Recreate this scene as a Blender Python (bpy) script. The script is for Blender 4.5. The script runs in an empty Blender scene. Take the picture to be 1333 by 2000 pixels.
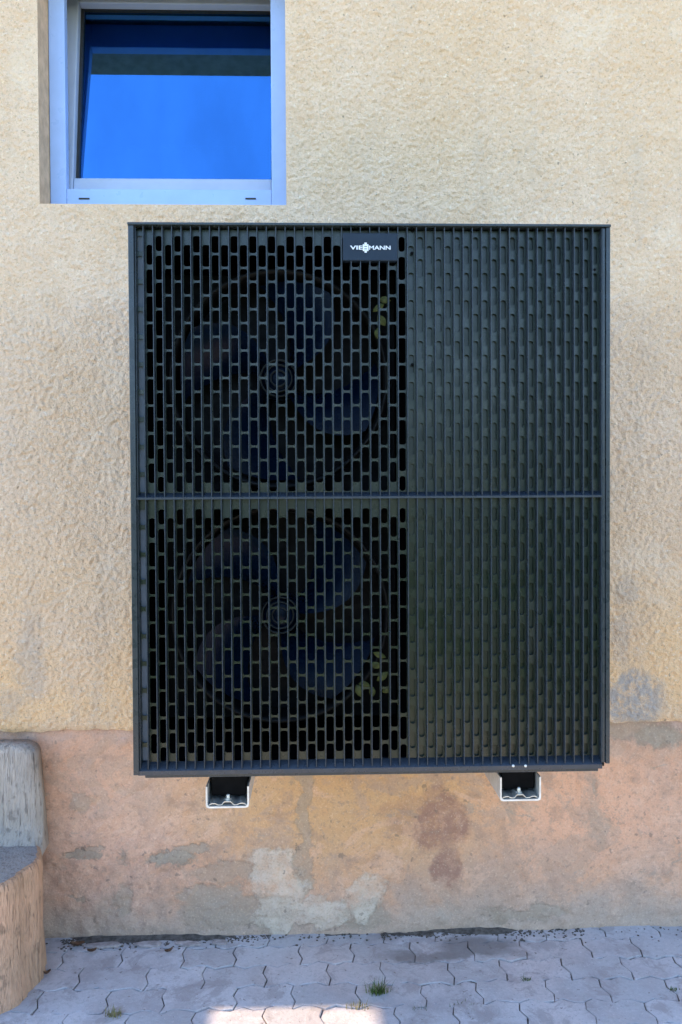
import bpy, math, random
import numpy as np
from mathutils import Vector, Matrix
random.seed(7)
rng = np.random.default_rng(11)
S = bpy.context.scene
COL = S.collection

# ------------------------------------------------------------------ camera
F_PX, CAM = 1600.0, Vector((0.0, -2.6, 1.4082))
YAW, PITCH, ROLL = 0.0301, -0.0187, -0.0053
def cam_axes():
    cy, sy = math.cos(YAW), math.sin(YAW)
    R = Vector((cy, -sy, 0)); F = Vector((sy, cy, 0)); U = Vector((0, 0, 1))
    cp, sp = math.cos(PITCH), math.sin(PITCH)
    F, U = cp * F + sp * U, -sp * F + cp * U
    D = -U
    c, s = math.cos(ROLL), math.sin(ROLL)
    return c * R - s * D, s * R + c * D, F
AX = cam_axes()
cd = bpy.data.cameras.new('camera'); cam = bpy.data.objects.new('camera', cd); COL.objects.link(cam)
cd.sensor_fit = 'VERTICAL'; cd.sensor_height = 36.0; cd.lens = 36.0 * F_PX / 2000.0
cd.clip_start = 0.05; cd.clip_end = 2000
m = Matrix.Identity(4)
for i in range(3):
    m[i][0] = AX[0][i]; m[i][1] = -AX[1][i]; m[i][2] = -AX[2][i]; m[i][3] = CAM[i]
cam.matrix_world = m
S.camera = cam
def ray(px, py):
    return (AX[0] * ((px - 666.5) / F_PX) + AX[1] * ((py - 1000) / F_PX) + AX[2])
def at(px, py, Y):                     # photo pixel -> point on the plane y = Y (a wall, a front)
    d = ray(px, py); return CAM + d * ((Y - CAM.y) / d.y)
def atg(px, py, z=0.0):                # photo pixel -> point on the ground
    d = ray(px, py); return CAM + d * ((z - CAM.z) / d.z)

# ------------------------------------------------------------------ light
SUN_EL, SUN_BACK = math.radians(42), math.radians(1.2)   # sun along the wall from the left, a touch behind it
to_sun = Vector((-math.cos(SUN_EL) * math.cos(SUN_BACK), math.cos(SUN_EL) * math.sin(SUN_BACK), math.sin(SUN_EL)))
w = bpy.data.worlds.new('World'); S.world = w; w.use_nodes = True
wn = w.node_tree; wn.nodes.clear()
sky = wn.nodes.new('ShaderNodeTexSky'); sky.sky_type = 'NISHITA'; sky.sun_disc = False
sky.sun_elevation = SUN_EL
sky.sun_rotation = math.atan2(to_sun.x, to_sun.y)
sky.altitude = 300; sky.air_density = 1.0; sky.dust_density = 0.1; sky.ozone_density = 2.2
bg = wn.nodes.new('ShaderNodeBackground'); bg.inputs[1].default_value = 0.15
wo = wn.nodes.new('ShaderNodeOutputWorld')
wn.links.new(sky.outputs[0], bg.inputs[0]); wn.links.new(bg.outputs[0], wo.inputs[0])
sl = bpy.data.lights.new('sun', 'SUN'); sl.energy = 3.0; sl.angle = math.radians(0.5); sl.color = (1.0, 0.93, 0.82)
so = bpy.data.objects.new('sun', sl); COL.objects.link(so)
so.rotation_euler = to_sun.to_track_quat('Z', 'Y').to_euler(); so.location = to_sun * 30
S.view_settings.view_transform = 'Standard'; S.view_settings.look = 'None'
S.view_settings.gamma = 1.0; S.view_settings.exposure = 2.25
S.render.resolution_x, S.render.resolution_y = 682, 1024

# ------------------------------------------------------------------ node helpers
class NT:
    def __init__(s, name, rough=0.8, spec=0.5):
        s.mat = bpy.data.materials.new(name); s.mat.use_nodes = True
        s.t = s.mat.node_tree; s.b = s.t.nodes['Principled BSDF']
        s.b.inputs['Roughness'].default_value = rough; s.b.inputs['Specular IOR Level'].default_value = spec
        s._pos = None
    def n(s, ty, **kw):
        q = s.t.nodes.new(ty)
        for k, v in kw.items(): setattr(q, k, v)
        return q
    def l(s, a, b): s.t.links.new(a, b)
    def pos(s):
        if s._pos is None: s._pos = s.n('ShaderNodeNewGeometry').outputs['Position']
        return s._pos
    def obj(s): return s.n('ShaderNodeTexCoord').outputs['Object']
    def noise(s, scale, detail=3, rough=0.55, vec=None, stretch=None, col=False, dist=0.0):
        v = vec or s.pos()
        if stretch:
            mp = s.n('ShaderNodeMapping'); mp.inputs['Scale'].default_value = stretch; s.l(v, mp.inputs[0]); v = mp.outputs[0]
        q = s.n('ShaderNodeTexNoise'); q.inputs['Scale'].default_value = scale; q.inputs['Detail'].default_value = detail
        q.inputs['Roughness'].default_value = rough; q.inputs['Distortion'].default_value = dist
        s.l(v, q.inputs['Vector']); return q.outputs['Color' if col else 'Fac']
    def ramp(s, fac, a, b, lo=0.0, hi=1.0):
        q = s.n('ShaderNodeMapRange'); q.interpolation_type = 'SMOOTHSTEP'
        q.inputs[1].default_value = a; q.inputs[2].default_value = b; q.inputs[3].default_value = lo; q.inputs[4].default_value = hi
        s.l(fac, q.inputs[0]); return q.outputs[0]
    def mul(s, a, b, op='MULTIPLY'):
        q = s.n('ShaderNodeMath', operation=op)
        for i, x in enumerate((a, b)):
            if isinstance(x, (int, float)): q.inputs[i].default_value = x
            else: s.l(x, q.inputs[i])
        return q.outputs[0]
    def mix(s, fac, a, b, mode='MIX'):
        q = s.n('ShaderNodeMix', data_type='RGBA', blend_type=mode)
        for i, x in ((0, fac), (6, a), (7, b)):
            if isinstance(x, (int, float)): q.inputs[i].default_value = x
            elif isinstance(x, tuple): q.inputs[i].default_value = (*x, 1)
            else: s.l(x, q.inputs[i])
        return q.outputs[2]
    def bump(s, h, strength=0.4, dist=0.01, prev=None):
        q = s.n('ShaderNodeBump'); q.inputs['Strength'].default_value = strength; q.inputs['Distance'].default_value = dist
        s.l(h, q.inputs['Height'])
        if prev is not None: s.l(prev, q.inputs['Normal'])
        return q.outputs[0]
    def blob_vec(s, amp=0.05, scale=9.0, detail=4):     # position wobbled by noise, so that stain outlines are ragged
        nz = s.noise(scale, detail, 0.65, col=True)
        q = s.n('ShaderNodeVectorMath', operation='SUBTRACT'); s.l(nz, q.inputs[0]); q.inputs[1].default_value = (.5, .5, .5)
        r = s.n('ShaderNodeVectorMath', operation='SCALE'); s.l(q.outputs[0], r.inputs[0]); r.inputs['Scale'].default_value = amp * 2
        a = s.n('ShaderNodeVectorMath', operation='ADD'); s.l(s.pos(), a.inputs[0]); s.l(r.outputs[0], a.inputs[1])
        return a.outputs[0]
    def blob(s, vec, c, r, soft=0.25):
        a = s.n('ShaderNodeVectorMath', operation='SUBTRACT'); s.l(vec, a.inputs[0]); a.inputs[1].default_value = c
        b = s.n('ShaderNodeVectorMath', operation='MULTIPLY'); s.l(a.outputs[0], b.inputs[0])
        b.inputs[1].default_value = tuple(0 if x == 0 else 1 / x for x in r)
        ln = s.n('ShaderNodeVectorMath', operation='LENGTH'); s.l(b.outputs[0], ln.inputs[0])
        return s.ramp(ln.outputs['Value'], 1 - soft, 1 + soft, 1.0, 0.0)
    def color(s, c):
        if isinstance(c, tuple): s.b.inputs['Base Color'].default_value = (*c, 1)
        else: s.l(c, s.b.inputs['Base Color'])
    def normal(s, nrm): s.l(nrm, s.b.inputs['Normal'])

def wp(px, py):                        # point of the wall face seen at a pixel
    p = at(px, py, 0.0); return (p.x, 0, p.z)
def wr(rx, rz, ky=0): return (rx * 0.001625, ky, rz * 0.001625)

# roughcast render of the house wall
def mat_stucco(name, warm=True):
    k = NT(name, 0.92, 0.25)
    big = k.noise(1.6, 4); mid = k.noise(14, 5, .65); fine = k.noise(150, 4, .75); pit = k.noise(70, 2, .5)
    c = k.mix(k.ramp(big, .3, .7), (.70, .495, .325), (.74, .55, .395))
    c = k.mix(k.mul(k.ramp(mid, .42, .72), .5), c, (.64, .42, .25))
    sx = k.n('ShaderNodeSeparateXYZ'); k.l(k.pos(), sx.inputs[0])
    low = k.mul(k.ramp(sx.outputs[2], 1.55, .72), k.ramp(k.noise(3.2, 4), .28, .62))
    c = k.mix(k.mul(low, .75), c, (.82, .51, .24))  # warm bounce from the sunlit paving, painted into the lower wall
    c = k.mix(k.ramp(fine, .53, .72, 0, .75), c, (.40, .28, .18))
    c = k.mix(k.ramp(fine, .45, .22, 0, .5), c, (.86, .70, .51))
    c = k.mix(k.ramp(pit, .68, .76, 0, .7), c, (.21, .17, .12))
    c = k.mix(k.ramp(k.noise(88, 3, .8), .56, .63, 0, .42), c, (.40, .30, .20))
    c = k.mix(k.ramp(k.noise(76, 3, .8), .58, .66, 0, .45), c, (.88, .78, .62))
    dirt = k.mul(k.ramp(k.noise(5, 5, .7, stretch=(1.6, 1, .45)), .5, .72), .42)
    c = k.mix(dirt, c, (.56, .44, .33))
    pale = k.mul(k.ramp(k.noise(2.4, 5, .7, dist=.6), .52, .7), .5)
    c = k.mix(pale, c, (.78, .62, .46))
    v = k.blob_vec(.08, 14, 8)
    mort = k.mul(k.blob(v, wp(1240, 1368), wr(56, 56), .3), k.ramp(k.noise(28, 6, .75), .36, .56, .15, 1))
    for p, r in (((1215, 1255), (16, 60)), ((1225, 1155), (18, 26)), ((60, 1290), (26, 80)), ((20, 1370), (30, 30))):
        mort = k.mul(mort, k.mul(k.blob(v, wp(*p), wr(*r), .5), .4), 'MAXIMUM')
    c = k.mix(k.mul(mort, .85), c, (.36, .335, .31))
    k.color(c)
    vz = k.n('ShaderNodeTexVoronoi'); vz.inputs['Scale'].default_value = 210; k.l(k.pos(), vz.inputs['Vector'])
    h = k.mul(k.mul(fine, 1.0), k.mul(vz.outputs['Distance'], .6), 'SUBTRACT')
    k.normal(k.bump(h, .8, .005))
    return k.mat
def mat_plinth():
    k = NT('plinth_plaster', 0.9, 0.25)
    v = k.blob_vec(.10, 9, 9); v2 = k.blob_vec(.05, 22, 8)
    n1 = k.noise(2.3, 4); n2 = k.noise(11, 5, .65); n3 = k.noise(60, 4, .65)
    c = k.mix(k.ramp(n1, .3, .7), (.64, .345, .20), (.70, .385, .225))
    # ochre under the pump, salmon bounce glow to the right, duller pink at the seat
    dm = k.noise(3.1, 8, .72, dist=.5)
    c = k.mix(k.ramp(dm, .42, .62, 0, .6), c, (.46, .34, .26))
    c = k.mix(k.mul(k.blob(v, wp(690, 1540), wr(330, 150), .6), .7), c, (0.673, 0.380, 0.156))
    c = k.mix(k.mul(k.blob(v, wp(1150, 1590), wr(200, 110), .7), .7), c, (0.812, 0.424, 0.255))  # warm bounce off the sunlit ground, painted around the right bracket
    c = k.mix(k.mul(k.blob(v, wp(160, 1640), wr(220, 200), .6), .45), c, (0.673, 0.396, 0.276))
    c = k.mix(k.ramp(n2, .5, .68, 0, .6), c, (0.418, 0.259, 0.172))
    n5 = k.noise(5.5, 9, .72, dist=.8)
    c = k.mix(k.ramp(n5, .53, .585, 0, .55), c, (0.510, 0.330, 0.224)); c = k.mix(k.ramp(n5, .45, .41, 0, .45), c, (0.766, 0.462, 0.302))
    n6 = k.noise(4.2, 9, .75, dist=.4, stretch=(1, 1, 1.7))
    c = k.mix(k.ramp(n6, .60, .64, 0, .6), c, (0.418, 0.319, 0.234))
    c = k.mix(k.ramp(n2, .45, .25, 0, .35), c, (0.719, 0.462, 0.296))
    # duller and greyer towards the foot and along the top
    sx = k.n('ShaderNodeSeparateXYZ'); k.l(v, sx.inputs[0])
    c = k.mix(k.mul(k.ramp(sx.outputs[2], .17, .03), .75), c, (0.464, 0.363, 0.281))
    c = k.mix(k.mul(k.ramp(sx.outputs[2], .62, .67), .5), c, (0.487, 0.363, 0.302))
    # brown stain, grey spalls, lime bloom
    brown = k.blob(v, wp(868, 1612), wr(56, 62), .22)
    brown = k.mul(brown, k.blob(v, wp(880, 1690), wr(26, 36), .3), 'MAXIMUM')
    brown = k.mul(brown, k.mul(k.blob(v, wp(780, 1590), wr(45, 34), .5), .5), 'MAXIMUM')
    c = k.mix(k.mul(k.mul(brown, k.ramp(k.noise(17, 5, .7), .28, .58, .3, 1)), .9), c, (0.348, 0.182, 0.125))
    grey = None
    for p, r, a in (((335, 1680), (46, 13), 1), ((375, 1662), (36, 10), .8), ((160, 1672), (34, 11), .9), ((185, 1658), (22, 8), .7), ((152, 1572), (20, 20), .5),
                    ((385, 1755), (40, 20), .7), ((430, 1712), (70, 22), .55), ((592, 1590), (16, 170), .6), ((240, 1760), (18, 34), .6),
                    ((1290, 1440), (46, 26), 1), ((1240, 1425), (50, 20), .7), ((1025, 1782), (80, 16), .7), ((470, 1780), (110, 44), .75), ((1010, 1545), (20, 60), .4),
                    ((240, 1675), (8, 14), .6), ((155, 1758), (20, 7), .7), ((1165, 1545), (8, 14), .5), ((1170, 1600), (20, 60), .4), ((715, 1790), (60, 30), .7)):
        b = k.blob(v2 if r[0] < 60 and r[1] < 40 else v, wp(*p), wr(*r), .22)
        if a != 1: b = k.mul(b, a)
        grey = b if grey is None else k.mul(grey, b, 'MAXIMUM')
    c = k.mix(grey, c, (0.383, 0.297, 0.213))
    lime = k.blob(v, wp(545, 1735), wr(50, 70), .15)
    for p, r in (((625, 1790), (62, 34), ), ((520, 1700), (40, 44)), ((715, 1755), (38, 46)), ((575, 1800), (70, 26))):
        lime = k.mul(lime, k.blob(v, wp(*p), wr(*r), .15), 'MAXIMUM')
    c = k.mix(k.mul(k.mul(lime, k.ramp(k.noise(13, 4, .7), .3, .6, .25, 1)), .68), c, (0.696, 0.583, 0.447))
    c = k.mix(k.ramp(n3, .52, .72, 0, .55), c, (0.348, 0.231, 0.161))
    n4 = k.noise(170, 3, .7)
    c = k.mix(k.ramp(n4, .53, .75, 0, .5), c, (0.302, 0.198, 0.135)); c = k.mix(k.ramp(n4, .45, .27, 0, .4), c, (0.880, 0.638, 0.447))
    c = k.mix(k.ramp(k.noise(34, 3), .66, .72, 0, .55), c, (0.186, 0.138, 0.104))
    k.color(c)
    rel = k.mul(k.mul(lime, .8), k.mul(grey, -.8), 'ADD')
    k.normal(k.bump(n4, .5, .003, k.bump(rel, .7, .006, k.bump(n3, .6, .006, k.bump(n2, .3, .012)))))
    return k.mat
def mat_plain(name, col, rough=.5, spec=.5, var=.12, scale=20, metal=0.0, bump=0.0, bscale=200, stretch=None):
    k = NT(name, rough, spec); k.b.inputs['Metallic'].default_value = metal
    n = k.noise(scale, 4, .6, stretch=stretch)
    lo = tuple(x * (1 - var) for x in col); hi = tuple(min(1, x * (1 + var)) for x in col)
    k.color(k.mix(k.ramp(n, .3, .7), lo, hi))
    k.l(k.ramp(k.noise(scale * 2.3, 3), .3, .7, max(0.02, rough - .08), min(1, rough + .1)), k.b.inputs['Roughness'])
    if bump: k.normal(k.bump(k.noise(bscale, 3), bump, .002))
    return k.mat
def mat_paver():
    k = NT('paver_concrete', .85, .3)
    oi = k.n('ShaderNodeObjectInfo').outputs['Random']
    n1 = k.noise(7, 5, .65); n2 = k.noise(95, 4, .8); n3 = k.noise(30, 6, .8)
    c = k.mix(oi, (.42, .405, .41), (.54, .51, .515))
    c = k.mix(k.ramp(n1, .42, .66, 0, .8), c, (0.375, 0.336, 0.336))
    c = k.mix(k.mul(k.ramp(k.noise(2.1, 3), .5, .7), .5), c, (0.587, 0.488, 0.458))
    c = k.mix(k.ramp(n2, .52, .70, 0, .7), c, (0.325, 0.329, 0.317))
    c = k.mix(k.ramp(n2, .45, .25, 0, .45), c, (0.825, 0.756, 0.744))
    c = k.mix(k.ramp(n3, .54, .68, 0, .6), c, (0.375, 0.354, 0.329))
    gr = k.noise(9, 8, .75, dist=.5)
    c = k.mix(k.ramp(gr, .52, .60, 0, .6), c, (0.312, 0.275, 0.268))
    c = k.mix(k.ramp(k.noise(55, 3), .66, .70, 0, .7), c, (0.175, 0.146, 0.134))
    v = k.blob_vec(.06, 10)
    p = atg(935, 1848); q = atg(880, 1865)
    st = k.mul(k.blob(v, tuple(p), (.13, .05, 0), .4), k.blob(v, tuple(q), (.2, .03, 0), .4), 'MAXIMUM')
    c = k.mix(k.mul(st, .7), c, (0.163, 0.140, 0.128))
    k.color(c); k.normal(k.bump(n2, .5, .003, k.bump(n3, .4, .006)))
    return k.mat
def mat_log(name, a, b, dark):
    k = NT(name, .8, .3)
    g = k.noise(14, 5, .65, stretch=(5, 5, .5)); g2 = k.noise(40, 4, .6, stretch=(3, 3, .35)); n = k.noise(6, 4)
    c = k.mix(k.ramp(n, .35, .65), a, b)
    c = k.mix(k.ramp(g, .53, .66, 0, .45), c, dark)
    c = k.mix(k.ramp(g2, .60, .67, 0, .6), c, tuple(x * .6 for x in dark))
    c = k.mix(k.ramp(k.noise(24, 3), .62, .72, 0, .5), c, tuple(x * .8 for x in dark))
    k.color(c); k.normal(k.bump(g2, .9, .012, k.bump(g, .9, .018)))
    return k.mat
def mat_glass():
    k = NT('window_glass', .03)
    t = k.t; t.nodes.remove(k.b)
    gl = k.n('ShaderNodeBsdfGlossy'); gl.inputs['Roughness'].default_value = .015; gl.inputs['Color'].default_value = (.11, .41, .95, 1)
    tr = k.n('ShaderNodeBsdfTransparent'); tr.inputs['Color'].default_value = (.25, .33, .42, 1)
    lw = k.n('ShaderNodeLayerWeight'); lw.inputs[0].default_value = .35
    sm = k.ramp(k.noise(5, 4, .6, stretch=(1, 1, .4)), .3, .7, .38, .46)
    f = k.mul(sm, k.ramp(lw.outputs['Facing'], 0, 1, 0, .5), 'ADD')
    mx = k.n('ShaderNodeMixShader'); k.l(f, mx.inputs[0]); k.l(tr.outputs[0], mx.inputs[1]); k.l(gl.outputs[0], mx.inputs[2])
    k.l(mx.outputs[0], t.nodes['Material Output'].inputs[0])
    return k.mat

M = dict(
    stucco=mat_stucco('roughcast_render'), plinth=mat_plinth(), paver=mat_paver(), glass=mat_glass(),
    reveal=mat_plain('reveal_plaster', (.58, .39, .25), .9, .2, .15, 30, bump=.5),
    frame=mat_plain('window_frame_plastic', (.33, .46, .76), .35, .5, .04, 12),
    frame_in=mat_plain('sash_plastic', (.38, .43, .54), .4, .5, .04, 12),
    gasket=mat_plain('rubber_gasket', (.015, .016, .018), .6),
    room=mat_plain('dark_room_plaster', (.06, .065, .075), .9, .2),
    plastic=mat_plain('anthracite_plastic', (.0125, .0265, .0180), .27, .5, .15, 30),
    finp=mat_plain('anthracite_fin_plastic', (.022, .031, .042), .33, .5, .08, 30),
    framep=mat_plain('anthracite_trim_metal', (.016, .024, .031), .30, .5, .08, 18),
    lip=mat_plain('anthracite_lip_metal', (.022, .030, .042), .28, .5, .08, 18),
    inner=mat_plain('black_inner_metal', (.003, .0035, .005), .6, .15, .1, 20),
    liner=mat_plain('grey_inner_liner', (.13, .16, .20), .55, .4, .1, 20),
    blade=mat_plain('fan_blade_plastic', (.0012, .007, .022), .24, .10, .1, 20),
    ring=mat_plain('fan_ring_plastic', (.006, .006, .006), .55, .25, .15, 20),
    hubr=mat_plain('hub_ring_plastic', (.028, .034, .035), .45, .35, .15, 20),
    badge=mat_plain('badge_plate', (.010, .020, .036), .5, .25, .04, 20),
    white=mat_plain('white_print', (.62, .66, .70), .5, .4, .02, 20),
    galv=mat_plain('galvanised_steel', (.62, .62, .60), .45, .5, .12, 45, metal=.55),
    rubber=mat_plain('black_rubber', (.004, .004, .0045), .8, .1),
    screw=mat_plain('zinc_screw', (.62, .60, .55), .4, .5, .1, 40, metal=.6),
    soil=mat_plain('joint_soil', (.11, .094, .08), .95, .1, .4, 60, bump=.8, bscale=120),
    sand=mat_plain('joint_sand', (.15, .13, .115), .95, .1, .4, 40, bump=.8, bscale=120),
    terrace=mat_plain('pale_concrete', (.60, .48, .37), .9, .2, .15, 8, bump=.4, bscale=150),
    mortar=mat_plain('old_mortar', (.36, .31, .29), .92, .2, .25, 50, bump=.8, bscale=150),
    grass=mat_plain('weed_green', (.075, .115, .022), .6, .4, .35, 60),
    drygrass=mat_plain('weed_dry', (.22, .19, .07), .7, .3, .3, 60),
    leaf=mat_plain('reflected_leaf_green', (.10, .115, .03), .6, .4, .3, 60),
    dead=mat_plain('dead_leaf_brown', (.13, .07, .038), .75, .3, .35, 60),
    bark=mat_log('debarked_wood', (.70, .41, .26), (.56, .35, .225), (.27, .17, .115)),
    grey=mat_log('weathered_grey_wood', (.52, .44, .37), (.43, .365, .31), (.19, .16, .14)),
    hedge=mat_plain('hedge_leaf', (.075, .12, .028), .5, .4, .4, 6),
    lawn=mat_plain('mown_lawn', (.085, .13, .03), .8, .2, .4, 3, bump=.8, bscale=60),
    seatw=mat_log('weathered_seat_wood', (.44, .39, .36), (.36, .32, .30), (.14, .115, .10)),
)

kd = NT('anthracite_plastic_dusty', .27, .5)
cd_ = kd.mix(kd.ramp(kd.noise(7, 4), .3, .7), (.0105, .0225, .0155), (.0150, .0300, .0205))
st_ = kd.mul(kd.ramp(kd.noise(26, 5, .7, stretch=(1, 1, .07)), .52, .72), kd.ramp(kd.noise(3, 3), .35, .65))
sp_ = kd.ramp(kd.noise(210, 2), .66, .74)
cd_ = kd.mix(kd.mul(st_, .45), cd_, (.060, .066, .062)); cd_ = kd.mix(kd.mul(sp_, .5), cd_, (.09, .09, .08)); kd.color(cd_)
kd.l(kd.mul(kd.ramp(kd.noise(18, 4), .3, .7, .22, .36), kd.mul(st_, .2), 'ADD'), kd.b.inputs['Roughness'])
M['plastic'] = kd.mat

# ------------------------------------------------------------------ mesh helpers
class MB:
    def __init__(s): s.v = []; s.f = []
    def add(s, vs, fs):
        o = len(s.v); s.v += [tuple(p) for p in vs]; s.f += [tuple(i + o for i in q) for q in fs]; return s
    def box(s, x0, x1, y0, y1, z0, z1):
        return s.add([(x0, y0, z0), (x1, y0, z0), (x1, y1, z0), (x0, y1, z0), (x0, y0, z1), (x1, y0, z1), (x1, y1, z1), (x0, y1, z1)],
                     [(3, 2, 1, 0), (4, 5, 6, 7), (0, 1, 5, 4), (1, 2, 6, 5), (2, 3, 7, 6), (3, 0, 4, 7)])
    def prism_x(s, prof, x0, x1):      # (y, z) outline, counter-clockwise seen from +x, extruded along x
        n = len(prof)
        return s.add([(x0, y, z) for y, z in prof] + [(x1, y, z) for y, z in prof],
                     [tuple(range(n))[::-1], tuple(range(n, 2 * n))] + [(i, (i + 1) % n, n + (i + 1) % n, n + i) for i in range(n)])
    def prism_z(s, prof, z0, z1):      # (x, y) outline, extruded along z
        n = len(prof)
        return s.add([(x, y, z0) for x, y in prof] + [(x, y, z1) for x, y in prof],
                     [tuple(range(n))[::-1], tuple(range(n, 2 * n))] + [(i, (i + 1) % n, n + (i + 1) % n, n + i) for i in range(n)])
    def prism_y(s, prof, y0, y1):      # (x, z) outline, extruded along y
        n = len(prof)
        return s.add([(x, y0, z) for x, z in prof] + [(x, y1, z) for x, z in prof],
                     [tuple(range(n)), tuple(range(n, 2 * n))[::-1]] + [((i + 1) % n, i, n + i, n + (i + 1) % n) for i in range(n)])
    def lathe_y(s, cx, cz, prof, n=24):  # (r, y) profile turned about the y axis
        k = len(prof); vs = []
        for i in range(n):
            a = 2 * math.pi * i / n
            vs += [(cx + r * math.cos(a), y, cz + r * math.sin(a)) for r, y in prof]
        return s.add(vs, [(i * k + j, i * k + j + 1, ((i + 1) % n) * k + j + 1, ((i + 1) % n) * k + j) for i in range(n) for j in range(k - 1)])
    def lathe_z(s, cx, cy, prof, n=12):
        k = len(prof); vs = []
        for i in range(n):
            a = 2 * math.pi * i / n
            vs += [(cx + r * math.cos(a), cy + r * math.sin(a), z) for r, z in prof]
        return s.add(vs, [(i * k + j, ((i + 1) % n) * k + j, ((i + 1) % n) * k + j + 1, i * k + j + 1) for i in range(n) for j in range(k - 1)])
    def build(s, name, mat, parent=None, smooth=False, bevel=0.0):
        me = bpy.data.meshes.new(name); me.from_pydata(s.v, [], s.f); me.update()
        o = bpy.data.objects.new(name, me); COL.objects.link(o); me.materials.append(mat)
        if smooth: me.shade_smooth()
        if bevel:
            b = o.modifiers.new('bevel', 'BEVEL'); b.width = bevel; b.segments = 2; b.limit_method = 'ANGLE'
        if parent is not None: put(o, parent)
        return o
def put(o, parent):                    # parent without moving
    o.parent = parent; o.matrix_parent_inverse = world(parent).inverted(); return o
def world(o):
    mm = o.matrix_basis.copy()
    return mm if o.parent is None else world(o.parent) @ o.matrix_parent_inverse @ mm
def tag(o, label=None, cat=None, group=None, kind=None):
    for k, v in (('label', label), ('category', cat), ('group', group), ('kind', kind)):
        if v: o[k] = v
    return o
def empty(name, loc, label=None, cat=None, group=None):
    o = bpy.data.objects.new(name, None); COL.objects.link(o); o.location = loc; o.empty_display_size = .05
    return tag(o, label, cat, group)
def nfield(ny, nx, sp, corr):          # smooth random field, unit variance
    wn_ = rng.standard_normal((ny, nx)); fy = np.fft.fftfreq(ny, sp)[:, None]; fx = np.fft.rfftfreq(nx, sp)[None]
    g = np.exp(-((fx ** 2 + fy ** 2) * (math.pi * corr) ** 2))
    r = np.fft.irfft2(np.fft.rfft2(wn_) * g, s=(ny, nx)); return r / r.std()
def segs(breaks, sp):
    out = [breaks[0]]
    for a, b in zip(breaks, breaks[1:]):
        n = max(1, round((b - a) / sp)); out += list(np.linspace(a, b, n + 1)[1:])
    return np.array(out)
def grid_mesh(name, xs, zs, Y, mat, parent, keep=None, smooth=True):
    nx, nz = len(xs), len(zs)
    X, Z = np.meshgrid(xs, zs); co = np.stack([X, Y, Z], -1).reshape(-1, 3)
    i = np.arange(nz - 1)[:, None] * nx + np.arange(nx - 1)[None]
    q = np.stack([i, i + 1, i + nx + 1, i + nx], -1)
    q = q[keep] if keep is not None else q.reshape(-1, 4)
    me = bpy.data.meshes.new(name); me.vertices.add(len(co)); me.vertices.foreach_set('co', co.astype(np.float32).ravel())
    me.loops.add(q.size); me.loops.foreach_set('vertex_index', q.astype(np.int32).ravel())
    me.polygons.add(len(q)); me.polygons.foreach_set('loop_start', np.arange(0, q.size, 4, dtype=np.int32))
    me.update(calc_edges=True); me.materials.append(mat)
    if smooth: me.shade_smooth()
    o = bpy.data.objects.new(name, me); COL.objects.link(o); put(o, parent); return o

# ================================================================== SETTING: ground
g = MB().add([(-60, -60, -.035), (60, -60, -.035), (60, 60, -.035), (-60, 60, -.035)], [(0, 1, 2, 3)]).build('lawn', M['lawn'])
tag(g, 'mown green lawn in front of the house', 'lawn', kind='structure')
pv = MB().add([(-9, -3.0, -.0045), (8, -3.0, -.0045), (8, 0.2, -.0045), (-9, 0.2, -.0045)], [(0, 1, 2, 3)]).build('pavement', M['sand'])
tag(pv, 'paved strip of grey interlocking concrete blocks along the house wall', 'pavement', kind='structure')
op_ = MB().add([(-9, -3.6, -.002), (8, -3.6, -.002), (8, -1.625, -.002), (-9, -1.625, -.002)], [(0, 1, 2, 3)]).build('terrace', M['terrace'])
tag(op_, 'pale sunlit concrete terrace between the block paving and the lawn', 'terrace', kind='structure')
PL, PD = .178, .1045                   # block length and row depth
def joint_y(k, x): return -.052 - k * PD + .010 * math.sin(2 * math.pi * (x / (PL / 2)) + k * 1.3) + .004 * math.sin(x * 9 + k) 
def joint_x(k, i): return -1.67 + (i + (.5 if k % 2 else 0)) * PL + .012 * math.sin(k * 5.1 + i * 3.7)
for k in range(-1, 15):
    for i in range(19):
        xa, xb = joint_x(k, i), joint_x(k, i + 1)
        gp = random.uniform(.0008, .0022); dz = random.gauss(0, .0011); tx = random.gauss(0, .009); ty = random.gauss(0, .010)
        pts = []
        for j in range(7):
            x = xa + (xb - xa) * j / 6; pts.append((x, joint_y(k + 1, x) if k < 14 else -.052 - 15 * PD))
        side = lambda s_: .008 * math.sin(math.pi * 2 * s_)
        for s_ in (.33, .67):
            y0, y1 = joint_y(k + 1, xb), joint_y(k, xb); pts.append((xb + side(s_), y0 + (y1 - y0) * s_))
        for j in range(6, -1, -1):
            x = xa + (xb - xa) * j / 6; y = joint_y(k, x)
            if k == -1: y = .026
            pts.append((x, y))
        for s_ in (.67, .33):
            y0, y1 = joint_y(k + 1, xa), joint_y(k, xa); pts.append((xa + side(s_), y0 + (y1 - y0) * s_))
        cx = sum(p[0] for p in pts) / len(pts); cy = sum(p[1] for p in pts) / len(pts)
        def ins(p, d):
            dx, dy = p[0] - cx, p[1] - cy; r = math.hypot(dx, dy); return (cx + dx * (1 - d / r * 1.15) + random.gauss(0, .0006), cy + dy * (1 - d / r * 1.35) + random.gauss(0, .0006))
        a = [ins(p, gp) for p in pts]; b = [ins(p, gp + .0012) for p in pts]; n = len(a)
        zt = lambda p: dz + (p[0] - cx) * tx + (p[1] - cy) * ty
        low = -.028 if k > -1 else -.030
        vs = [(x, y, low) for x, y in a] + [(x, y, -.0012 + zt((x, y))) for x, y in a] + [(x, y, zt((x, y))) for x, y in b]
        fs = [(q, (q + 1) % n, n + (q + 1) % n, n + q) for q in range(n)] + [(n + q, n + (q + 1) % n, 2 * n + (q + 1) % n, 2 * n + q) for q in range(n)] + [tuple(range(2 * n, 3 * n))]
        MB().add(vs, fs).build('paver', M['paver'], pv)

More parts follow.
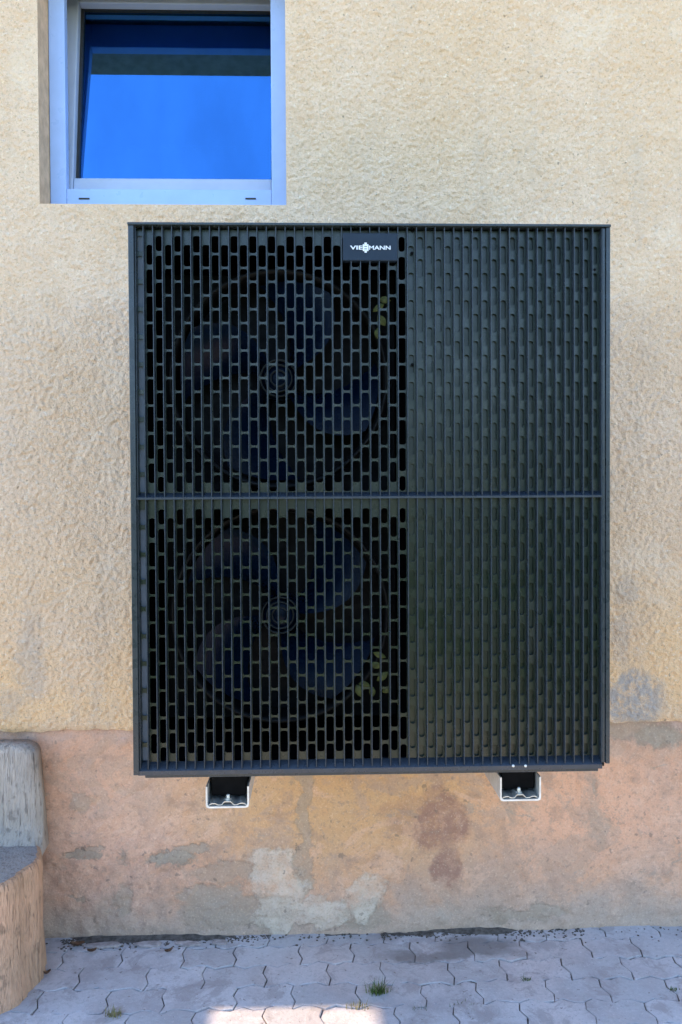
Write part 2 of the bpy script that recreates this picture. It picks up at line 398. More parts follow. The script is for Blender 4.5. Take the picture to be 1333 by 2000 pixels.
# ================================================================== SETTING: house
WX0, WX1, WZ0, WZ1 = -.857, -.0887, 2.327, 3.075          # window opening
PZ = .674                                                  # top of the plinth
house = empty('house', (0, 0, 0), 'house wall of beige roughcast render over a stained pinkish plinth', 'house')
sp = .0037
xs = segs([-1.45, WX0, WX1, 1.5], sp); zs = segs([PZ, WZ0, WZ1, 3.2], sp)
nz, nx = len(zs), len(xs)
grain = nfield(nz, nx, sp, .0044); lump = nfield(nz, nx, sp, .026); wave = nfield(nz, nx, sp, .30)
disp = .0015 * np.clip(grain, -2.2, 2.6) + .0004 * lump + .0016 * wave
dx_ = np.maximum(np.maximum(WX0 - xs, xs - WX1), 0)[None]; dz_ = np.maximum(np.maximum(WZ0 - zs, zs - WZ1), 0)[:, None]
disp *= np.clip(np.hypot(dx_, dz_) / .018, .12, 1)          # trowelled smooth along the window edge
ed = np.clip((zs - PZ) / .02, 0, 1)[:, None]               # the render curls in at its lower edge
disp = disp * (0.4 + .6 * ed) - .006 * (1 - ed) ** 2
lowrag = .0018 * nfield(2, nx, sp, .05)[0] + .0018 * nfield(2, nx, sp, .012)[0]
Y = -disp
ix0, ix1 = np.searchsorted(xs, WX0 - 1e-6), np.searchsorted(xs, WX1 - 1e-6)
iz0, iz1 = np.searchsorted(zs, WZ0 - 1e-6), np.searchsorted(zs, WZ1 - 1e-6)
keep = np.ones((nz - 1, nx - 1), bool); keep[iz0:iz1, ix0:ix1] = False
wall = grid_mesh('wall', xs, zs, Y, M['stucco'], house, keep)
me = wall.data                                              # ragged lower edge
co = np.empty(len(me.vertices) * 3, np.float32); me.vertices.foreach_get('co', co); co = co.reshape(nz, nx, 3)
for r in range(6): co[r, :, 2] += lowrag * (1 - r / 6)
me.vertices.foreach_set('co', co.ravel()); me.update()
# underside return of the render and the window reveal, grown from the wall's own edges
b = MB(); row = co[0]
b.add([tuple(p) for p in row] + [(p[0], .03, p[2] + .002) for p in row], [(i + 1, i, nx + i, nx + i + 1) for i in range(nx - 1)])
b.build('render_edge', M['stucco'], house, True)
b = MB(); DEP = .19; FY = .100
def strip(pts, flip):
    n = len(pts); b.add([tuple(p) for p in pts] + [(p[0], DEP, p[2]) for p in pts], [((i, i + 1, n + i + 1, n + i) if flip else (i + 1, i, n + i, n + i + 1)) for i in range(n - 1)])
strip(co[iz0:iz1 + 1, ix0], False); strip(co[iz0:iz1 + 1, ix1], True); strip(co[iz0, ix0:ix1 + 1], True); DEP = FY + .015; strip(co[iz1, ix0:ix1 + 1], False)
b.build('reveal', M['reveal'], house, True)
b = MB()
b.box(-9, -1.45, .0, .3, PZ, 3.2); b.box(1.5, 6, .0, .3, PZ, 3.2); b.box(-9, 6, .0, .3, 3.2, 6.2)
b.build('outer_wall', M['stucco'], house)
# plinth: smoother, set back behind the render
sp2 = .006
pxs = segs([-1.45, 1.5], sp2); pzs = segs([-.03, PZ + .02], sp2)
dd = .0016 * nfield(len(pzs), len(pxs), sp2, .02) + .003 * nfield(len(pzs), len(pxs), sp2, .12) + .0008 * nfield(len(pzs), len(pxs), sp2, .008)
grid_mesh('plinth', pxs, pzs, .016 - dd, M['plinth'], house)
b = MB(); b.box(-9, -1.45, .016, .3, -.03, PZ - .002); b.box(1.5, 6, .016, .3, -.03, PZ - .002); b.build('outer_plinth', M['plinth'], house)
b = MB()                                                    # dark room behind the window
x0, x1, y0, y1, z0, z1 = WX0 - .5, WX1 + .5, .2, 2.6, 1.5, 3.6
b.add([(x0, y0, z0), (x1, y0, z0), (x1, y1, z0), (x0, y1, z0), (x0, y0, z1), (x1, y0, z1), (x1, y1, z1), (x0, y1, z1)],
      [(0, 1, 2, 3), (4, 5, 6, 7), (1, 2, 6, 5), (2, 3, 7, 6), (3, 0, 4, 7)])
b.box(x0, WX0 - .002, .195, .205, z0, z1).box(WX1 + .002, x1, .195, .205, z0, z1).box(WX0 - .002, WX1 + .002, .195, .205, WZ1 + .16, z1).box(WX0 - .002, WX1 + .002, .195, .205, z0, WZ0 - .002)
b.build('room', M['room'], house)
# window: fixed frame, bottom-hung sash tilted inwards, pane
fx0, fx1, fz0, fz1 = WX0, WX1, WZ0 + .002, WZ1 + .098
def framework(x0, x1, z0, z1, l, r, bt, tp, y0, y1):
    q = MB(); q.box(x0, x0 + l, y0, y1, z0, z1); q.box(x1 - r, x1, y0, y1, z0, z1)
    q.box(x0 + l, x1 - r, y0 + .0008, y1, z0, z0 + bt); q.box(x0 + l, x1 - r, y0 + .0008, y1, z1 - tp, z1); return q
win = framework(fx0 + .001, fx1 - .001, fz0, fz1, .052, .050, .083, .101, FY, FY + .033).build('window', M['frame'], house, bevel=.003)
for px in (165, 490):
    p = at(px, 388, FY); MB().box(p.x - .017, p.x + .017, FY - .002, FY + .004, p.z - .0022, p.z + .0022).build('drain_slot', M['gasket'], win)
TILT = math.radians(8.0)
hinge = Vector((0, FY + .036, fz0 + .070))
def tilted(o):                                              # swing inwards about the bottom edge, as a child of the window
    o.parent = win; o.matrix_parent_inverse = world(win).inverted()
    o.matrix_basis = Matrix.Translation(hinge) @ Matrix.Rotation(-TILT, 4, 'X') @ Matrix.Translation(-hinge); return o
sx0, sx1, sz0, sz1 = fx0 + .002, fx1 - .010, fz0 + .070, fz1 - .022
tilted(framework(sx0, sx1, sz0, sz1, .060, .042, .066, .056, FY + .036, FY + .090).build('sash', M['frame_in'], None, bevel=.004))
tilted(MB().box(sx0 + .056, sx1 - .038, FY + .078, FY + .084, sz0 + .062, sz1 - .052).build('pane', M['glass']))
tilted(framework(sx0 + .0595, sx1 - .0415, sz0 + .0655, sz1 - .0555, .010, .005, .005, .005, FY + .066, FY + .0775).build('gasket', M['gasket']))

# garden hedge across the lawn, seen only as a reflection in the pump and the window
hedge = empty('hedge', (0, -8.5, -.035), 'tall leafy green garden hedge across the lawn from the house', 'hedge')
nl = 9000; P_ = rng.uniform((-9, -9.3, -.02), (9, -7.9, 2.7), (nl, 3)); P_[:, 2] *= .93 + .07 * np.sin(P_[:, 0] * 2.3); P_[:, 1] += .25 * np.sin(P_[:, 0] * 3.1 + P_[:, 2] * 2)
d1 = rng.standard_normal((nl, 3)); d1 /= np.linalg.norm(d1, axis=1)[:, None]; d2 = np.cross(d1, rng.standard_normal((nl, 3))); d2 /= np.linalg.norm(d2, axis=1)[:, None]
ls_ = rng.uniform(.07, .15, (nl, 1)); q_ = np.stack([P_ - d1 * ls_, P_ + d2 * ls_ * .5, P_ + d1 * ls_, P_ - d2 * ls_ * .5], 1).reshape(-1, 3)
MB().add(q_.tolist(), np.arange(nl * 4).reshape(-1, 4).tolist()).build('foliage', M['hedge'], hedge)
for i in range(12): MB().lathe_z(-8.4 + i * 1.5, -8.6, [(.05, -.04), (.04, 1.2), (.015, 2.7)], 8).build('stem', M['dead'], hedge)

# unseen blocker wall added to shade this corner; its hole shapes the sun patch
WGX = -3.0
pa, pb = atg(416, 1972), atg(749, 1967)
te = to_sun.z / -to_sun.x; lean = to_sun.y / -to_sun.x
oy = -.366; oz0, oz1 = (pa.x - WGX) * te, (pb.x - WGX) * te
oy_ = oy + lean * (0 - WGX)
blocker = empty('sun_blocker', (WGX, -.9, 0), 'unseen blocker wall added at right angles to the house, with a hole shaping the sun patch', 'building')
b = MB(); WY = -.70
b.box(WGX - .02, WGX, WY, .0, -.03, oz0); b.box(WGX - .02, WGX, WY, .0, oz1, 6.2)
b.box(WGX - .02, WGX, oy_, .0, oz0, oz1); b.box(WGX - .02, WGX, WY, WY + .02, oz0, oz1)
b.build('wall', M['stucco'], blocker)
MB().box(WGX - .03, WGX - .0205, WY + .02, WY + .03, oz0 + .001, oz1 - .001).build('blocker_post', M['frame'], blocker)

k_ = NT('sun_dimming_glass'); tr_ = k_.n('ShaderNodeBsdfTransparent'); tr_.inputs['Color'].default_value = (.86, .775, .68, 1)  # tinted pane for the blocker's hole, added to dim the sun patch
k_.t.nodes.remove(k_.b); gl_ = k_.n('ShaderNodeBsdfGlossy'); gl_.inputs['Roughness'].default_value = .1; mx_ = k_.n('ShaderNodeMixShader'); mx_.inputs[0].default_value = .08
k_.l(tr_.outputs[0], mx_.inputs[1]); k_.l(gl_.outputs[0], mx_.inputs[2]); k_.l(mx_.outputs[0], k_.t.nodes['Material Output'].inputs[0])
MB().box(WGX - .012, WGX - .008, WY + .0205, oy_ - .0005, oz0 + .0005, oz1 - .0005).build('pane', k_.mat, blocker)

# ================================================================== HEAT PUMP
YF = -.62; UX0, UX1, UZ1 = -.4446, .7163, 2.0641
C0, PIT, RP = -.3985, .02259, .06644
hp = empty('heat_pump', (.136, -.35, .737), 'large anthracite twin fan heat pump with vertical fins mounted on the house wall', 'heat pump')
YP = YF + .021                          # face of the slotted plate
# casing
b = MB()
b.box(UX0 + .006, UX0 + .012, YF + .02, -.13, .737, 2.055); b.box(UX1 - .012, UX1 - .006, YF + .02, -.13, .737, 2.055)
b.box(UX0 + .012, UX1 - .012, -.136, -.13, .737, 2.055); b.box(UX0 + .006, UX1 - .006, YF + .032, -.13, 2.0555, 2.0625); b.box(UX0 + .012, UX1 - .012, YF + .03, -.136, .738, .745)
b.box(.224, .228, YF + .03, -.137, .746, 2.054); b.box(UX0 + .013, .223, YF + .04, -.137, 1.405, 1.411)
b.build('casing', M['inner'], hp)
# trim
b = MB(); b.box(UX0, UX0 + .0135, YF - .004, YF + .03, .739, UZ1 - .0068); b.box(UX0 + .0135, UX0 + .0165, YF + .004, YF + .03, .740, UZ1 - .008)
b.build('left_trim', M['framep'], hp, bevel=.002)
b = MB(); b.box(UX1 - .0105, UX1, YF - .004, YF + .03, .750, UZ1 - .0068); b.box(UX1 - .0185, UX1 - .0115, YF - .002, YF + .03, .752, UZ1 - .008)
b.build('right_trim', M['framep'], hp, bevel=.002)
b = MB(); b.box(UX0 - .001, UX1 + .001, YF - .006, YF + .035, UZ1 - .0065, UZ1); b.build('top_trim', M['framep'], hp, bevel=.0015)
gx0, gx1 = C0 - 1.5 * PIT, C0 + 48.5 * PIT
b = MB(); b.prism_x([(YF - .0015, .7375), (YF + .03, .7375), (YF + .03, .764), (YF + .0205, .764), (YF - .0015, .748)], gx0 - .001, gx1 + .001)
b.build('bottom_lip', M['lip'], hp)
b = MB(); b.prism_x([(YF - .0012, 1.4035), (YF + .03, 1.4035), (YF + .03, 1.4195), (YF + .0205, 1.4195), (YF - .0012, 1.4085)], gx0 - .001, gx1 + .001)
b.build('middle_bar', M['lip'], hp)
b = MB(); b.box(-.42, .693, YF + .012, -.14, .7265, .7368); b.build('base_tray', M['framep'], hp, bevel=.002)
# slotted plates: open slots before the fans, closed embossed slots on the right half, a narrow column at the left
def arc(xc, z, wd, up, rc, n=4):     # rounded end of a slot whose outermost height is z
    sg = 1 if up else -1; out = []
    for i in range(n):
        t = math.pi / 2 * i / (n - 1); out.append((xc - wd + rc - rc * math.cos(t), z - sg * (rc - rc * math.sin(t))))
    return out + [(2 * xc - x, zz) for x, zz in reversed(out)]
def cell(B, xa, xb, za, zb, s0, s1, wd, mode, depth, rc):
    xc = (xa + xb) / 2; T = arc(xc, s1, wd, True, rc); Bm = arc(xc, s0, wd, False, rc); n = len(T)
    vs = [(xa, YP, za), (xb, YP, za), (xb, YP, zb), (xa, YP, zb)] + [(x, YP, z) for x, z in T] + [(x, YP, z) for x, z in Bm]
    t0, b0 = 4, 4 + n
    fs = [(3,) + tuple(range(t0, t0 + n)) + (2,), (1,) + tuple(range(b0 + n - 1, b0 - 1, -1)) + (0,), (0, b0, t0, 3), (t0 + n - 1, b0 + n - 1, 1, 2)]
    loop = list(range(t0, t0 + n)) + list(range(b0 + n - 1, b0 - 1, -1)); L = len(loop)
    o = len(vs); vs += [(vs[i][0], YP + depth, vs[i][2]) for i in loop]
    fs += [(loop[i], loop[(i + 1) % L], o + (i + 1) % L, o + i) for i in range(L)]
    if mode == 'emboss': fs.append(tuple(range(o + L - 1, o - 1, -1)))
    B.add(vs, fs)
def plate_cols(B, cols, zc, zlo, zhi, mode):
    for c in cols:
        xc = C0 + c * PIT; A = (c % 2 == 1)
        gaps = [zc + k * RP for k in range(-4, 5)] if A else [zc + (k + .5) * RP for k in range(-4, 4)]
        end = .309 if A else .2875
        edges = [zlo] + gaps + [zhi]
        for i in range(len(edges) - 1):
            za, zb = edges[i], edges[i + 1]; zm = (za + zb) / 2
            r = math.hypot((xc + .0925) / .315, (zm - zc) / .32)
            if mode == 'open':
                t = min(1, max(0, (r - 1.06) / .34)); gap = .0052 + .0115 * t; wd = .0090 - .0018 * t; rc = .0052 + .0016 * t
            elif mode == 'emboss': gap = .020; wd = .0066; rc = .0058
            else: gap = .010; wd = .0068; rc = .005
            s0 = za + gap / 2 if i else zc - end; s1 = zb - gap / 2 if i < len(edges) - 2 else zc + end
            if mode == 'emboss' and not i: s0 = zc - end + .004
            cell(B, xc - PIT / 2, xc + PIT / 2, za, zb, s0, s1, wd, mode, .0030 if mode == 'open' else (.0085 if mode == 'emboss' else .003), rc)
halves = ((1.7308, 1.4190, 2.0545, 'upper'), (1.0708, .7635, 1.4036, 'lower'))
fin_me = {}
def fin_mesh(za, zb):
    t = .00125; B = MB()
    B.prism_z([(-t, .0205), (-t, .0012), (-t * .55, 0), (t * .55, 0), (t, .0012), (t, .0205)], za, zb)
    me_ = bpy.data.meshes.new('fin'); me_.from_pydata(B.v, [], B.f); me_.update(); me_.materials.append(M['finp']); return me_
for zc, zlo, zhi, nm in halves:
    B = MB(); plate_cols(B, range(0, 28), zc, zlo, zhi, 'open')
    gr = B.build('fan_grille', M['plastic'], hp); tag(gr, nm + ' slotted grille plate before the ' + nm + ' fan')
    B = MB(); plate_cols(B, range(28, 49), zc, zlo, zhi, 'emboss')
    cp = B.build('closed_panel', M['plastic'], hp); tag(cp, nm + ' closed panel with embossed slots')
    B = MB(); plate_cols(B, [-1], zc, zlo, zhi, 'edge'); B.build('edge_strip', M['plastic'], hp)
    fm = fin_mesh(zlo - .012, zhi + (.003 if nm == 'upper' else -.0002))
    for k in range(51):
        par = gr if k < 29 else cp
        o = bpy.data.objects.new('fin', fm); COL.objects.link(o); o.location = (gx0 + k * PIT, YF, 0); put(o, par)
MB().box(C0 - 1.5 * PIT + .002, C0 - .5 * PIT - .001, YP + .006, YP + .010, .765, 2.05).build('side_liner', M['liner'], hp)
# fans
for zc, seed in ((1.7099, -.72), (1.1066, .35)):
    cx, fy = -.094, -.455
    fan = MB().lathe_y(cx, zc, [(.0001, fy - .052), (.030, fy - .050), (.044, fy - .040), (.050, fy - .02), (.052, fy + .04)], 32).build('fan', M['blade'], hp, True)
    B = MB()
    for r in (.020, .034, .046): B.lathe_y(cx, zc, [(r - .002, fy - .056), (r, fy - .060), (r + .002, fy - .056), (r + .002, fy - .045), (r - .002, fy - .045), (r - .002, fy - .056)], 32)
    B.build('hub_rings', M['hubr'], fan, True)
    for q in range(4):
        B = MB(); nr, na = 14, 14; a0 = seed + q * 2 * math.pi / 4; vs = []
        for i in range(nr):
            u = i / (nr - 1); r = .045 + .213 * u; sweep = .55 * u ** 1.5; half = .31 + .11 * math.sin(u * 2.6)
            for j in range(na):
                s_ = j / (na - 1) * 2 - 1
                if s_ > .8: s2 = s_ + .04 * math.sin(u * 40)
                else: s2 = s_
                a = a0 + sweep + half * s2; yy = fy + .045 * s2 * (1 - .35 * u) - .012 * (1 - s2 * s2)
                vs.append((cx + r * math.cos(a), yy, zc + r * math.sin(a)))
        B.add(vs, [(i * na + j, i * na + j + 1, (i + 1) * na + j + 1, (i + 1) * na + j) for i in range(nr - 1) for j in range(na - 1)])
        B.build('blade', M['blade'], fan, True)
    MB().lathe_y(cx, zc, [(.268, fy + .06), (.266, fy - .03), (.272, fy - .045), (.280, fy - .045), (.283, fy - .03), (.283, fy + .06)], 64).build('ring', M['ring'], fan, True)
    MB().box(cx - .012, cx + .012, fy + .08, fy + .10, zc - .30, zc + .30).box(cx - .31, cx + .31, fy + .10, fy + .105, zc - .3, zc + .3).build('motor_mount', M['inner'], hp)
# badge
bx0, bx1, bz0, bz1 = .0676, .1985, 1.9751, 2.0405
badge = MB().box(bx0, bx1, YF - .0035, YF + .0195, bz0, bz1).build('badge', M['badge'], hp, bevel=.0015)
def text(s_, x, z, h, wid, name, parent):
    cu = bpy.data.curves.new('txt', 'FONT'); cu.body = s_; cu.size = 1; cu.extrude = .02; cu.offset = .022
    o = bpy.data.objects.new('txt', cu); COL.objects.link(o); bpy.context.view_layer.update()
    me_ = bpy.data.meshes.new_from_object(o.evaluated_get(bpy.context.evaluated_depsgraph_get())); bpy.data.objects.remove(o)
    c_ = np.empty(len(me_.vertices) * 3, np.float32); me_.vertices.foreach_get('co', c_); c_ = c_.reshape(-1, 3)
    mn, mx = c_.min(0), c_.max(0); q = np.empty_like(c_)
    q[:, 0] = x + (c_[:, 0] - mn[0]) / (mx[0] - mn[0]) * wid; q[:, 2] = z + (c_[:, 1] - mn[1]) / (mx[1] - mn[1]) * h; q[:, 1] = YF - .0045 - (c_[:, 2] - mn[2]) / (mx[2] - mn[2]) * .0007
    me_.vertices.foreach_set('co', q.ravel()); me_.update(); me_.materials.clear(); me_.materials.append(M['white'])
    o = bpy.data.objects.new(name, me_); COL.objects.link(o); return put(o, parent)
text('VIE', .0845, 2.0008, .0095, .0305, 'lettering', badge); text('MANN', .1300, 2.0008, .0095, .0520, 'lettering', badge)
B = MB(); ex, ez = .1220, 2.0056; y0, y1 = YF - .0052, YF - .0041
def sq(a, c, d, e): B.box(ex + a, ex + c, y0, y1, ez + d, ez + e)
sq(-.0028, .0028, .0068, .0120); sq(-.0068, -.0034, .0022, .0080); sq(.0034, .0068, .0022, .0080); sq(-.0034, .0034, .0038, .0066)
sq(-.0028, .0028, -.0120, -.0068); sq(-.0068, -.0034, -.0080, -.0022); sq(.0034, .0068, -.0080, -.0022); sq(-.0034, .0034, -.0066, -.0038); sq(-.0068, .0068, -.0020, .0020)
B.build('emblem', M['white'], badge)
# screws
for px, py in ((1003, 1496), (1027, 1496)):
    p = at(px, py, YF - .002); MB().lathe_y(p.x, p.z, [(.0001, YF - .0042), (.0030, YF - .0040), (.0036, YF - .001)], 12).build('screw', M['screw'], hp, True)
for px, py in ((806, 452), (805, 494), (1162, 527), (806, 712)):
    p = at(px, py, YP); MB().lathe_y(p.x, p.z, [(.0001, YP - .0016), (.0030, YP - .0014), (.0038, YP + .001)], 12).build('screw', M['inner'], hp, True)

# ================================================================== WALL BRACKETS
def bracket(xa, xb, zb, zt, label):
    t = .0042; yf = -.572; xm = (xa + xb) / 2
    e = empty('wall_bracket', (xm, 0, zb), label, 'bracket', 'galvanised brackets carrying the heat pump')
    prof = [(xa + .008, zb), (xb - .008, zb), (xb - .002, zb + .002), (xb, zb + .008), (xb, zt), (xb - t, zt), (xb - t, zb + .009), (xb - t - .004, zb + t), (xa + t + .004, zb + t), (xa + t, zb + .009), (xa + t, zt), (xa, zt), (xa, zb + .008), (xa + .002, zb + .002)]
    MB().prism_y(prof, yf, .012).build('channel', M['galv'], e)
    MB().box(xa - .01, xb + .01, .0, .012, .70, 1.25).build('wall_plate', M['galv'], e)
    MB().box(xa + .010, xb - .008, yf + .030, yf + .36, zb + .020, .7262).build('rubber_foot', M['rubber'], e, bevel=.004)
    n = 13; top = [(xa + .007 + (xb - xa - .014) * i / (n - 1), zb + .0075 + .0035 * (1 if i in (1, 2, 10, 11) else (2.2 if 4 < i < 8 else 0))) for i in range(n)]
    B = MB(); B.prism_y([(x, z - .002) for x, z in top] + [(x, z) for x, z in reversed(top)], yf + .004, yf + .05); B.build('clip', M['screw'], e)
    MB().lathe_z(xm, yf + .018, [(.0045, zb + .014), (.0045, zb + .026), (.0032, zb + .0285), (.0001, zb + .029)], 10).build('bolt', M['screw'], e, True)
    B = MB(); B.lathe_z(xm, yf + .018, [(.0001, zb + .0185), (.008, zb + .0185), (.008, zb + .0135), (.0001, zb + .0135)], 6); B.build('nut', M['screw'], e)
bracket(-.2785, -.1715, .6365, .690, 'galvanised wall bracket carrying the heat pump below its slotted fan half')
bracket(.4565, .5600, .6420, .702, 'galvanised wall bracket carrying the heat pump below its closed panel half')

# ================================================================== LOG SEAT
ls = empty('log_seat', (-1.14, -.22, 0), 'carved log seat with grey backrest standing on the pavers against the plinth', 'seat')
LC, RX, RY, NS = Vector((-1.14, -.215)), .318, .205, 72
def lrad(a, z):
    ca, sa = abs(math.cos(a)), abs(math.sin(a)); e = 2.9
    k_ = (ca ** e + sa ** e) ** (-1 / e)
    wob = .006 * math.sin(5 * a + z * 2.1) + .004 * math.sin(11 * a + 1 + z) + .0025 * math.sin(31 * a + 3 * math.sin(z * 6)) + .0016 * math.sin(67 * a + z * 9)
    fl = 1 + .02 * max(0, (.12 - z) / .12) - .01 * z
    return k_ * fl, wob
def lpt(a, z, d=0):
    k_, wob = lrad(a, z); return (LC.x + (RX * k_ + wob - d) * math.cos(a), min(-.006, LC.y + (RY * k_ + wob - d) * math.sin(a)), z)
SH = .352
B = MB(); rings = [(-.01, 0)] + [(SH * i / 14, 0) for i in range(1, 14)] + [(SH - .012, .002), (SH - .003, .006), (SH, .014)]
vs = [lpt(2 * math.pi * i / NS, z, d) for z, d in rings for i in range(NS)]
B.add(vs, [(r * NS + i, r * NS + (i + 1) % NS, (r + 1) * NS + (i + 1) % NS, (r + 1) * NS + i) for r in range(len(rings) - 1) for i in range(NS)])
B.build('trunk', M['bark'], ls, True)
B = MB(); nr = 10; vs = []
for j in range(nr):
    for i in range(NS):
        a = 2 * math.pi * i / NS; x, y, z = lpt(a, SH, .013); t = 1 - j / nr
        xx, yy = LC.x + (x - LC.x) * t, LC.y + (y - LC.y) * t
        vs.append((xx, yy, SH - .0005 + .010 * (1 - t) + .004 * math.sin(xx * 40 + yy * 23) * (1 - t)))
vs.append((LC.x, LC.y, SH + .012)); c_ = len(vs) - 1
B.add(vs, [(r * NS + i, r * NS + (i + 1) % NS, (r + 1) * NS + (i + 1) % NS, (r + 1) * NS + i) for r in range(nr - 1) for i in range(NS)] + [((nr - 1) * NS + i, (nr - 1) * NS + (i + 1) % NS, c_) for i in range(NS)])
B.build('seat', M['seatw'], ls, True)
B = MB(); nzb, nb = 22, 26                                   # backrest: slice of the log left standing
def bk(u, z):                                                # half width at height z, rounded shoulder
    top = .652; hw = .300 - .022 * (z - SH) / .3
    if z > top - .035: hw -= .035 * (1 - math.sqrt(max(0, 1 - ((z - top + .035) / .035) ** 2)))
    return hw
zl = [SH - .03 + (.652 - SH + .03) * (i / (nzb - 1)) ** .8 for i in range(nzb)]
vs = []
for z in zl:
    hw = bk(0, z); fy_ = -.085 - .020 * max(0, 1 - (z - SH) / .07) ** 2
    ring = []
    for i in range(nb):
        t = i / (nb - 1) * 2 - 1; e_ = .014 * max(0, (abs(t) - .94) / .06) ** 2
        top_e = .012 * max(0, (z - .635) / .017) ** 2
        ring.append((LC.x + hw * t + .003 * math.sin(z * 30 + i), fy_ + e_ + top_e + .0022 * math.sin(i * 2.3 + z * 4) + .0015 * math.sin(i * 5.1 + z * 11), z))
    ring += [(LC.x + (hw - .01) * t, -.012, z) for t in np.linspace(1, -1, 8)]
    vs += ring
n = nb + 8
B.add(vs, [(r * n + i, r * n + (i + 1) % n, (r + 1) * n + (i + 1) % n, (r + 1) * n + i) for r in range(nzb - 1) for i in range(n)] + [tuple(range((nzb - 1) * n, nzb * n))])
B.build('backrest', M['grey'], ls, True)

# ================================================================== SMALL THINGS
# loose soil and grit in the gap along the foot of the plinth
B = MB()
def lump_(B, c, r, n=6, flat=.6):
    vs = [(c[0], c[1], c[2] + r * flat * random.uniform(.7, 1.1))]
    for h, k_ in ((.45, .75), (-.1, 1.0), (-.6, .7)):
        for i in range(n):
            a = 2 * math.pi * i / n; q = r * k_ * random.uniform(.75, 1.2); vs.append((c[0] + q * math.cos(a), c[1] + q * math.sin(a), c[2] + r * flat * h))
    fs = [(0, 1 + i, 1 + (i + 1) % n) for i in range(n)]
    for k_ in range(2): fs += [(1 + k_ * n + i, 1 + (k_ + 1) * n + i, 1 + (k_ + 1) * n + (i + 1) % n, 1 + k_ * n + (i + 1) % n) for i in range(n)]
    B.add(vs, fs)
for i in range(900):
    x = random.choice((random.uniform(-.82, -.15), random.uniform(-.82, -.15), random.uniform(.2, .85), random.uniform(-1.3, 1.3)))
    y = .010 - abs(random.gauss(0, .022)); lump_(B, (x, y, .001), random.uniform(.002, .0055))
tag(B.build('grit', M['soil'], smooth=True), 'dark soil and grit lying along the foot of the plinth', 'grit', kind='stuff')
B = MB(); n = 240; vs = []
pr = .5 * nfield(2, n, .012, .05)[0] + .6 * nfield(2, n, .012, .15)[0]
for i in range(n):
    x = -1.4 + 2.8 * i / (n - 1); op = max(math.exp(-((x + .5) / .26) ** 4), .6 * math.exp(-((x - .55) / .3) ** 4))
    d = .004 + .014 * max(0, op + .35 * pr[i]); hh = -.0045 + .0085 * op + .0022 * pr[i]
    vs += [(x, .021, hh + .004), (x, .004, hh + .001), (x, -d * .6, hh - .0005), (x, -d - .004, -.008)]
B.add(vs, [(i * 4 + j, i * 4 + j + 1, (i + 1) * 4 + j + 1, (i + 1) * 4 + j) for i in range(n - 1) for j in range(3)])
tag(B.build('soil_strip', M['soil'], smooth=True), 'dark strip of soil in the joint between plinth and pavers', 'soil', kind='stuff')
# broken mortar along the joint
frag = [((205, 1848), .045, .013, 'long thin mortar fragment beside the log seat along the plinth joint'), ((290, 1846), .034, .012, 'middle sized mortar fragment in the open joint at the plinth foot'),
        ((370, 1838), .030, .014, 'pale mortar fragment tilted against the plinth foot'), ((430, 1842), .020, .010, 'smallest mortar fragment at the end of the open plinth joint')]
for (px, py), lx, ly, lab in frag:
    p = atg(px, py); lx *= 1.35; ly *= 1.4; p.y = min(p.y, -ly - .014); n = 15; a_ = []
    for i in range(n):
        a = 2 * math.pi * i / n; a_.append((lx * math.cos(a) * random.uniform(.72, 1.2), ly * math.sin(a) * random.uniform(.6, 1.3)))
    hh = random.uniform(.004, .007)
    B = MB().add([(x, y, 0) for x, y in a_] + [(x, y, hh * random.uniform(.6, .9)) for x, y in a_] + [(x * .75, y * .7, hh * random.uniform(.9, 1.15)) for x, y in a_],
                 [(i, (i + 1) % n, n + (i + 1) % n, n + i) for i in range(n)] + [(n + i, n + (i + 1) % n, 2 * n + (i + 1) % n, 2 * n + i) for i in range(n)] + [tuple(range(2 * n, 3 * n))])
    o = B.build('mortar_fragment', M['mortar']); o.location = (p.x, p.y, .0015); o.rotation_euler.z = random.gauss(0, .15)
    tag(o, lab, 'mortar', 'broken mortar along the plinth foot')
# weeds in the joints
def tuft(px, py, n, h, spread, mat, name, label):
    p = atg(px, py); e = empty(name, (p.x, p.y, -.006), label, 'weed', 'weeds in the paver joints')
    B = MB()
    for i in range(n):
        a = random.uniform(0, 6.283); L = h * random.uniform(.5, 1.1); lean_ = random.uniform(.15, 1.0); wd = random.uniform(.0009, .0018)
        ox, oy2 = random.gauss(0, spread), random.gauss(0, spread * .5); d = Vector((math.cos(a), math.sin(a), 0)); sd = Vector((-d.y, d.x, 0)); vs = []
        for j in range(4):
            t = j / 3; c = Vector((p.x + ox, p.y + oy2, -.004)) + d * (L * lean_ * t ** 1.6 * .8) + Vector((0, 0, L * (t - .35 * lean_ * t * t)))
            ww = wd * (1 - t) + .0001; vs += [c - sd * ww, c + sd * ww]
        B.add(vs, [(0, 1, 3, 2), (2, 3, 5, 4), (4, 5, 7, 6)])
    B.build('blades', mat, e)
tuft(738, 1940, 90, .052, .013, M['grass'], 'grass_tuft', 'biggest green grass tuft, at the edge of the sunlit pavers')
tuft(700, 1968, 30, .028, .016, M['drygrass'], 'grass_tuft', 'thin yellowish grass fringe on the edge of the sunlit pavers')
tuft(222, 1985, 55, .034, .012, M['drygrass'], 'grass_tuft', 'dry yellow green tuft in the joint near the log seat')
tuft(1028, 1915, 30, .022, .008, M['grass'], 'grass_tuft', 'small sparse tuft in a joint below the right bracket')
tuft(820, 1972, 26, .018, .014, M['grass'], 'grass_tuft', 'low flat weed just beyond the biggest tuft')
tuft(1318, 1933, 26, .018, .010, M['grass'], 'grass_tuft', 'tiny green weed far out beyond the closed panel half of the pump')
tuft(910, 1964, 24, .014, .020, M['grass'], 'grass_tuft', 'mossy green weed spread along a joint between grey pavers')
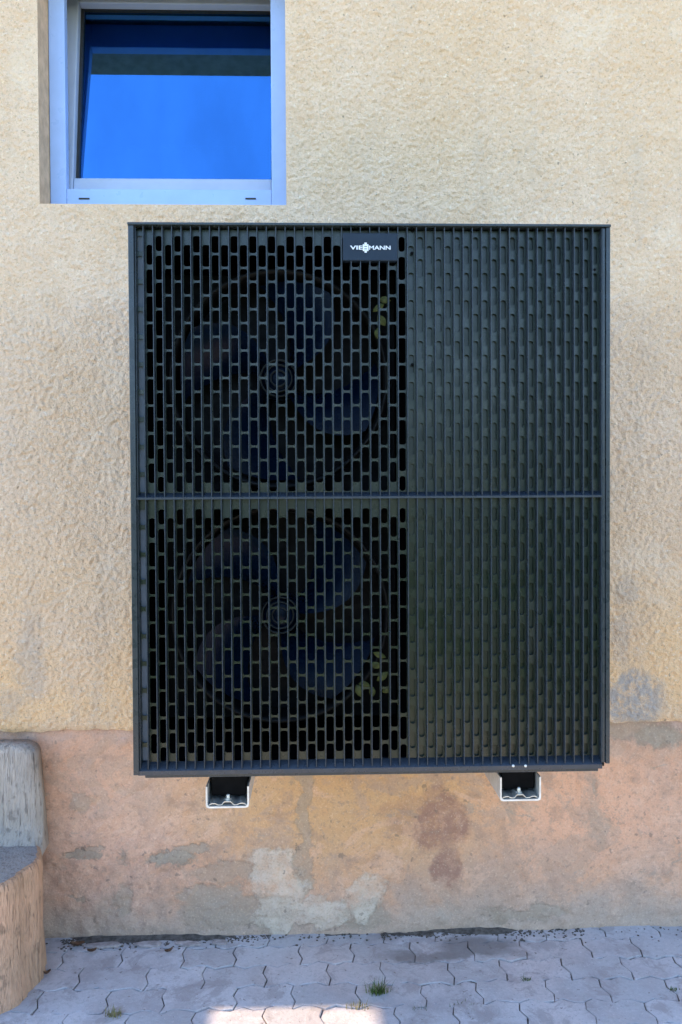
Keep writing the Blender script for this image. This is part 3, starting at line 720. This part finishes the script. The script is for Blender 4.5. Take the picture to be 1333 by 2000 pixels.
# fallen leaves
def leaf_mesh(B, c, L, W, rot, cup, nrm_up=True, tiltv=0.0):
    n = 6; vs = []
    for i in range(n + 1):
        t = i / n; wd = W * math.sin(math.pi * min(1, t * .98 + .01)) ** .8
        for s_ in (-1, 0, 1):
            x, y, z = (t - .5) * L, s_ * wd / 2, cup * (abs(s_) * .5 + 2 * (t - .5) ** 2)
            x2, y2 = x * math.cos(rot) - y * math.sin(rot), x * math.sin(rot) + y * math.cos(rot)
            vs.append((c[0] + x2, c[1] + y2, c[2] + z) if nrm_up else (c[0] + x2, c[1] + z - tiltv * y2, c[2] + y2))
    B.add(vs, [(i * 3 + j, i * 3 + j + 1, (i + 1) * 3 + j + 1, (i + 1) * 3 + j) for i in range(n) for j in range(2)])
for px, py, L, lab in ((152, 1848, .045, 'largest curled brown leaf lying beside the log seat'), (180, 1862, .028, 'small curled brown leaf close by the largest one'),
                       (330, 1862, .026, 'brown leaf lying along the open plinth joint'), (92, 1905, .022, 'dark leaf scrap touching the log seat foot')):
    p = atg(px, py); p.y = min(p.y, -.03); B = MB(); leaf_mesh(B, (p.x, p.y, .005), L, L * .55, random.uniform(-.6, .6), .012)
    tag(B.build('dead_leaf', M['dead'], smooth=True), lab, 'leaf', 'fallen leaves at the wall foot')
# leaf shapes behind the grille, standing in for the garden's reflection
def mirrored_leaves(pts, mat, name, label):
    e = empty(name, (at(*pts[0], YP + .02)), label, 'leaf reflection')
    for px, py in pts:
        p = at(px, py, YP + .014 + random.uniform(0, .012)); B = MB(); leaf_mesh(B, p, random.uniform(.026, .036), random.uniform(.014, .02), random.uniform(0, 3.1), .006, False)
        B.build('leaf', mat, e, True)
mirrored_leaves([(735, 1300), (748, 1322), (712, 1338), (756, 1348), (728, 1352), (702, 1350), (742, 1280)], M['leaf'], 'leaf_reflection', 'yellow green leaf shapes standing in for the garden reflected in the lower fan grille')
mirrored_leaves([(740, 600), (746, 625), (738, 650), (752, 585)], M['leaf'], 'leaf_reflection', 'few pale leaf shapes standing in for the garden reflected in the upper fan grille under the badge')
